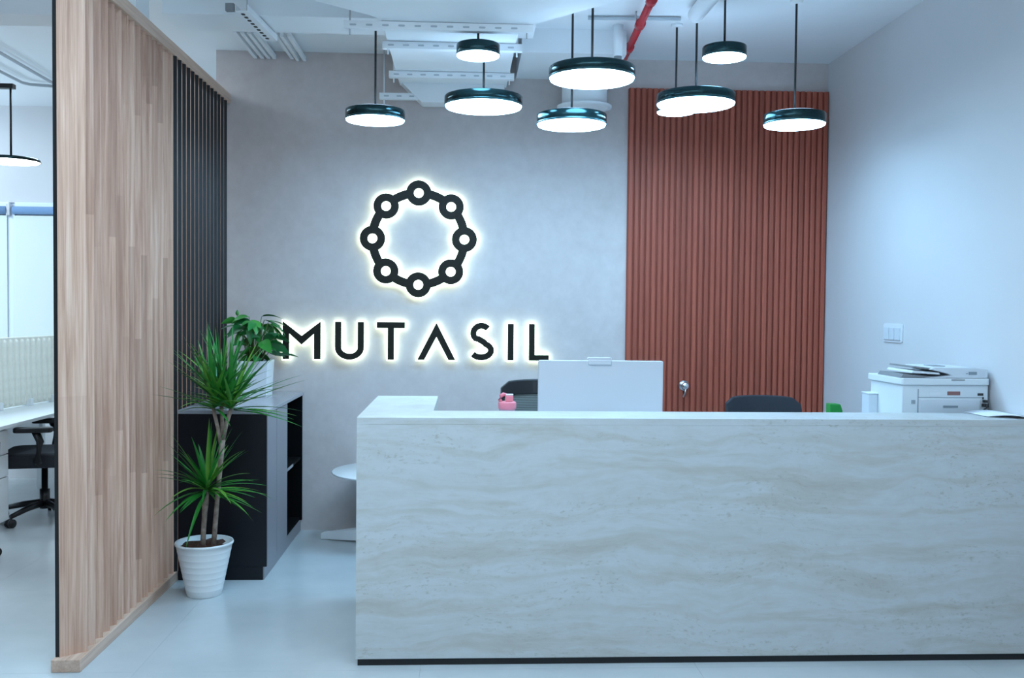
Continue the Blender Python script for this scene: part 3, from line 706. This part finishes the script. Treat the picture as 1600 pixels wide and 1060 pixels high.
# ------------------------------------------------------------------ office chairs
def office_chair(label, loc, rz, top=1.05, back='mesh', arms=True, group=None, bw=.48):
    t = thing('office_chair', label, 'office chair', loc, rz, group)
    for k in range(5):
        a = radians(90 + 72 * k + 20); d = (cos(a), sin(a))
        MB().tube([(d[0] * .03, d[1] * .03, .12), (d[0] * .16, d[1] * .16, .105), (d[0] * .30, d[1] * .30, .075)], [.026, .022, .017], 8).build('base_leg', 'chair_plastic', t)
        cs = MB(); q = (-d[1], d[0])
        for s_ in (-1, 1):
            c_ = Vector((d[0] * .305 + q[0] * .016 * s_, d[1] * .305 + q[1] * .016 * s_, .030))
            cs.tube([c_ - Vector((q[0], q[1], 0)) * .010, c_ + Vector((q[0], q[1], 0)) * .010], .030, 14)
        cs.tube([(d[0] * .30, d[1] * .30, .03), (d[0] * .30, d[1] * .30, .08)], .009, 8)
        cs.build('caster', 'chair_plastic', t)
    MB().lathe([(.035, .08), (.035, .22), (.022, .22), (.022, .40)], (0, 0, 0), 16).build('gas_column', 'chair_plastic', t)
    MB().box(-.10, .10, -.12, .12, .385, .425).build('tilt_mechanism', 'chair_plastic', t, .01)
    MB().rbox(-.25, .25, -.26, .24, .405, .51, .09, 'z', 6).build('seat', 'chair_fabric', t, .025, seg=3)
    # curved backrest
    z0 = .56; nz, nx = 8, 10
    def bp_(u_, v_, off=0.):
        x = (u_ - .5) * bw * (1 - .06 * abs(v_ - .5) * 2); z = z0 + (top - z0) * v_
        corner = max(0, abs(u_ - .5) * 2 - .72) / .28
        if v_ > .5: z -= .035 * corner ** 2 * (v_ - .5) * 2
        z -= .010 * (abs(u_ - .5) * 2) ** 2
        y = .24 + .05 * v_ - .055 * (abs(u_ - .5) * 2) ** 2 + .03 * sin(v_ * pi) * -1 + off
        return (x, y, z)
    def sheet(u0, u1, v0, v1, th, nm, mt, off=0.):
        vs = [bp_(u0 + (u1 - u0) * i / nx, v0 + (v1 - v0) * j / nz, off + s_) for s_ in (0, th) for j in range(nz + 1) for i in range(nx + 1)]
        M = (nx + 1) * (nz + 1); fs = []
        for j in range(nz):
            for i in range(nx):
                a = j * (nx + 1) + i; fs += [[a, a + 1, a + nx + 2, a + nx + 1], [M + a, M + a + nx + 1, M + a + nx + 2, M + a + 1]]
        ring = [i for i in range(nx + 1)] + [j * (nx + 1) + nx for j in range(1, nz + 1)] + [nz * (nx + 1) + i for i in range(nx - 1, -1, -1)] + [j * (nx + 1) for j in range(nz - 1, 0, -1)]
        for i in range(len(ring)):
            a, b_ = ring[i], ring[(i + 1) % len(ring)]; fs.append([a, b_, M + b_, M + a])
        return MB().add(vs, fs, 0, False).build(nm, mt, t, .006)
    if back == 'mesh':
        sheet(.03, .97, .03, .90, .008, 'backrest_mesh', 'chair_mesh', .010)
        sheet(0, 1, .86, 1, .030, 'backrest_frame', 'chair_plastic'); sheet(0, 1, 0, .08, .03, 'backrest_frame', 'chair_plastic')
        sheet(0, .05, .08, .86, .03, 'backrest_frame', 'chair_plastic'); sheet(.95, 1, .08, .86, .03, 'backrest_frame', 'chair_plastic')
    else:
        sheet(0, 1, 0, 1, .045, 'backrest', 'chair_fabric')
    MB().tube([(0, .10, .40), (0, .27, .42), (0, .30, .62), (0, .31, .72)], [.025, .025, .022, .016], 8).build('back_support', 'chair_plastic', t)
    if arms:
        for s_ in (-1, 1):
            ar = MB().tube([(s_ * .20, 0, .43), (s_ * .29, .01, .46), (s_ * .295, .03, .60), (s_ * .29, 0, .670)], [.024, .028, .026, .028], 8).build('arm_post', 'chair_plastic', t)
            MB().rbox(s_ * .285 - .045, s_ * .285 + .045, -.14, .11, .665, .70, .03, 'z', 5).build('arm_pad', 'chair_plastic', t, .008)
    return t
office_chair('black chair with grey mesh back behind the white monitor', (.462, 5.19, 0), radians(4), 1.150, 'mesh', group='chairs behind the desk', bw=.50)
office_chair('dark padded chair behind the desk in front of the ribbed panel', (1.765, 5.33, 0), radians(-2), 1.050, 'pad', group='chairs behind the desk', bw=.47)
office_chair('black office chair pushed under the white desk in the left office', (-3.02, 7.05, 0), radians(-78), .98, 'mesh', group='chairs in the left office')
office_chair('black office chair at the far left edge, only its wheels in view', (-3.10, 5.80, 0), radians(-70), .98, 'mesh', group='chairs in the left office')

# ------------------------------------------------------------------ monitor
mo = thing('monitor', 'white computer monitor seen from behind on the reception desk', 'monitor', (.692, 4.82, .80))
MB().rbox(-.317, .317, -.018, .012, .135, .495, .008, 'y', 4).build('rear_case', 'monitor_white', mo, .004)
MB().box(-.305, .305, .012, .015, .15, .485).build('screen', 'black_satin', mo)
MB().rbox(-.035, .035, -.055, -.018, .015, .235, .01, 'z', 4).build('stand_neck', 'monitor_white', mo, .003)
MB().rbox(-.12, .12, -.10, .08, 0, .015, .03, 'z', 5).build('stand_foot', 'monitor_white', mo, .003)
wc = thing('webcam', 'small white webcam clipped on top of the white monitor', 'webcam', (.685, 4.82, 1.295))
MB().rbox(-.060, .060, -.022, .018, .0, .016, .006, 'y', 4).build('body', 'monitor_white', wc, .003)
MB().box(-.058, .058, -.028, -.018, -.020, .003).build('clip', 'monitor_white', wc, .002)
MB().lathe([(0, .024), (.006, .024), (.007, .018)], (0, 0, .008), 12, axis='y', caps=False).build('lens', 'black_satin', wc)

# ------------------------------------------------------------------ printer (its rear faces the visitors)
pr = thing('printer', 'white multifunction printer at the right end of the reception desk', 'printer', (2.108, 4.50, .80))
pw, pd, ph = .425, .36, .405
MB().box(0, pw, 0, pd, .0, ph).build('body', 'printer_white', pr, .006)
MB().rbox(-.012, pw + .004, -.012, pd + .02, ph, ph + .032, .02, 'z', 4).build('scanner_bed', 'printer_white', pr, .004)
# document feeder: wedge with slanted trays on the left
fd = MB().prism([(.11, .034), (.42, .034), (.422, .085), (.36, .097), (.155, .098), (.135, .085), (.22, .062), (.24, .050)], .0, .30, lambda a, b_, c_: (a, c_, (b_ - .034) * .80 + .033 + ph))
fd.build('document_feeder', 'printer_panel', pr, .004)
MB().prism([(.0, .034), (.22, .034), (.16, .042), (.012, .056)], .02, .28, lambda a, b_, c_: (a, c_, (b_ - .034) * .80 + .033 + ph)).build('output_tray', 'printer_grey', pr, .001)
MB().prism([(.06, .094), (.155, .082), (.158, .092), (.062, .104)], .02, .28, lambda a, b_, c_: (a, c_, (b_ - .034) * .80 + .033 + ph)).build('feed_tray', 'printer_grey', pr, .001)
MB().prism([(.05, .064), (.19, .054), (.185, .066), (.06, .078)], .01, .29, lambda a, b_, c_: (a, c_, (b_ - .034) * .80 + .033 + ph)).build('feeder_guide', 'printer_white', pr, .001)
MB().box(.20, .26, .10, .20, ph + .084, ph + .0865).build('feeder_slot', 'printer_grey', pr)
rd = MB().box(.085, .385, -.006, 0, .05, .335).build('rear_door', 'printer_panel', pr, .003)
MB().box(.20, .272, -.009, -.006, .296, .306).build('door_grip', 'printer_line', rd)
MB().box(.076, .080, -.0015, 0, .03, .385).build('panel_seam', 'printer_line', pr)
MB().box(.080, .400, -.0015, 0, .343, .346).build('panel_seam', 'printer_line', pr)
MB().rbox(.135, .186, -.002, 0, .352, .374, .004, 'y', 3).build('label_sticker', 'paper', pr)
MB().box(.222, .285, -.002, 0, .356, .374).build('label_sticker', 'tag_red', pr)
for k in range(3): MB().box(.046 + k * .007, .050 + k * .007, -.002, 0, .313, .332).build('vent', 'printer_line', pr)
MB().box(.372, .400, -.002, 0, .354, .366).build('port', 'slot_dark', pr)
MB().box(.396, .402, -.003, 0, .338, .348).build('port', 'slot_dark', pr)
MB().box(.235, .30, -.0145, -.012, ph + .022, ph + .028).build('label_strip', 'printer_grey', pr)
MB().box(.325, .365, -.002, 0, ph + .050, ph + .064).build('vent', 'printer_line', pr)
MB().box(.314, .319, -.002, 0, ph + .053, ph + .058).build('status_light', 'printer_grey', pr)
pc = MB().tube([(.403, -.002, .308), (.403, -.03, .308), (.398, -.035, .298), (.375, -.03, .280), (.345, -.025, .262), (.33, -.02, .15), (.33, -.015, .01)], .004, 8); pc.box(.393, .413, -.03, 0, .301, .316); pc.box(.397, .411, -.022, 0, .322, .334)
pc.build('power_cable', 'slot_dark', pr)
MB().box(-.045, .0, .27, pd, .0, .335).build('rear_tray', 'printer_panel', pr, .004)
MB().box(-.048, .0, .265, pd + .004, .335, .342).build('rear_tray_lid', 'printer_white', pr, .002)

# ------------------------------------------------------------------ small things on the desk
bt = thing('water_bottle', 'pink sports bottle with a carry loop on the reception desk', 'bottle', (.208, 4.55, .80))
MB().lathe([(0, 0), (.036, 0), (.040, .01), (.040, .20), (.036, .245), (.038, .276)], (0, 0, 0), 28, caps=False).build('body', 'pink_clear', bt)
MB().lathe([(.0, .262), (.040, .262), (.043, .268), (.043, .292), (.039, .298), (.0, .298)], (0, 0, .012), 28, caps=False).build('cap', 'pink', bt)
MB().rbox(-.010, .028, -.016, .016, .310, .340, .006, 'z', 3).build('spout', 'pink', bt, .004)
MB().box(-.008, .028, -.014, .014, .3402, .346).build('spout_lid', 'paper', bt, .002)
MB().tube([(-.030, 0, .306), (-.036, 0, .320), (-.032, 0, .336), (-.018, 0, .345), (-.004, 0, .342)], [.008, .009, .010, .009, .007], 8).build('carry_loop', 'pink', bt)
gb = thing('desk_organizer', 'green plastic box with a cut corner beside the printer', 'box', (1.815, 4.60, .80))
MB().prism([(-.030, 0), (.032, 0), (.032, .270), (.022, .299), (.016, .303), (-.030, .303)], -.03, .03, lambda a, b_, c_: (a, c_, b_)).build('body', 'green_plastic', gb, .004)
MB().prism([(-.022, .06), (.024, .06), (.024, .25), (-.022, .25)], -.033, -.03, lambda a, b_, c_: (a, c_, b_)).build('front_label', 'green_plastic', gb, .001)
pa = MB(); nx = 10; vs = []; fs = []
for s_ in (0, .0012):
    for i in range(nx + 1):
        u_ = i / nx
        for j in range(2): vs.append((u_ * .165, .03 * (1 - u_) + j * .20 - .08 * u_ * (1 - j), .002 + .012 * sin(u_ * pi * .9) + s_))
M = 2 * (nx + 1)
for i in range(nx): a = i * 2; fs += [[a, a + 2, a + 3, a + 1], [M + a, M + a + 1, M + a + 3, M + a + 2], [a, a + 2, M + a + 2, M + a], [a + 1, M + a + 1, M + a + 3, a + 3]]
ps = thing('paper_stack', 'loose white papers lying on the desk right of the printer', 'paper', (2.378, 4.20, 1.08))
MB().add(vs, fs, 0, True).build('sheet', 'paper', ps)
o_ = MB().box(.10, .162, -.045, .05, .0005, .002).build('sheet', 'paper_back', ps)

# ------------------------------------------------------------------ office on the left
od = thing('office_desk', 'long white office desk in the room left of the screen', 'desk', (-4.15, 6.2, 0))
MB().box(0, 1.09, 0, 2.15, .715, .74).build('desktop', 'desk_white', od, .003)
for x, y in ((.06, .06), (1.00, 2.05), (.06, 2.05), (.55, 2.05)): MB().box(x, x + .05, y, y + .05, 0, .715).build('leg', 'desk_white', od)
MB().box(.06, 1.05, 1.72, 1.76, .66, .715).build('crossbar', 'desk_white', od)
MB().box(.545, .575, .1, 2.05, .30, .715).build('modesty_panel', 'desk_white', od)
dv = thing('desk_divider', 'ribbed grey green fabric divider standing on the white office desk', 'desk divider', (-3.55, 7.51, .74), math.atan2(.78, .10))
MB().box(-1.1, .80, -.012, .012, .008, .555).build('panel', 'divider', dv, .01)
ribm = MB(); ribm.lathe([(0, .010), (.016, .018), (.021, .03), (.021, .50), (.016, .52), (.0, .53)], (0, 0, 0), 10, caps=False)
rm = ribm.mesh('rib'); rm.materials.append(MATS['divider'])
for k in range(24): link('rib', rm, dv, loc=(-1.04 + k * .077, -.012, .01))
for x in (-.6, -.05, .35, .70): MB().box(x - .02, x + .02, -.05, .03, 0, .06).build('foot', 'desk_white', dv, .003)
pe = thing('drawer_pedestal', 'white three drawer pedestal at the left edge of the picture', 'drawer unit', (-3.13, 6.28, 0))
MB().box(-.50, 0, 0, .42, .07, .70).build('body', 'desk_white', pe, .003)
for z0, z1 in ((.075, .37), (.378, .525), (.533, .692)):
    d_ = MB().box(0, .018, .004, .416, z0, z1).build('drawer', 'desk_white', pe, .002)
    MB().box(.018, .030, .15, .27, z1 - .035, z1 - .022).build('handle', 'steel', d_)
for x in (-.44, -.06):
    for y in (.05, .37): MB().lathe([(.03, -.012), (.03, .012)], (x, y, .03), 14, axis='x').build('caster', 'chair_plastic', pe); 
for x in (-.44, -.06):
    for y in (.05, .37): MB().box(x - .01, x + .01, y - .01, y + .01, .03, .07).build('caster_fork', 'chair_plastic', pe)
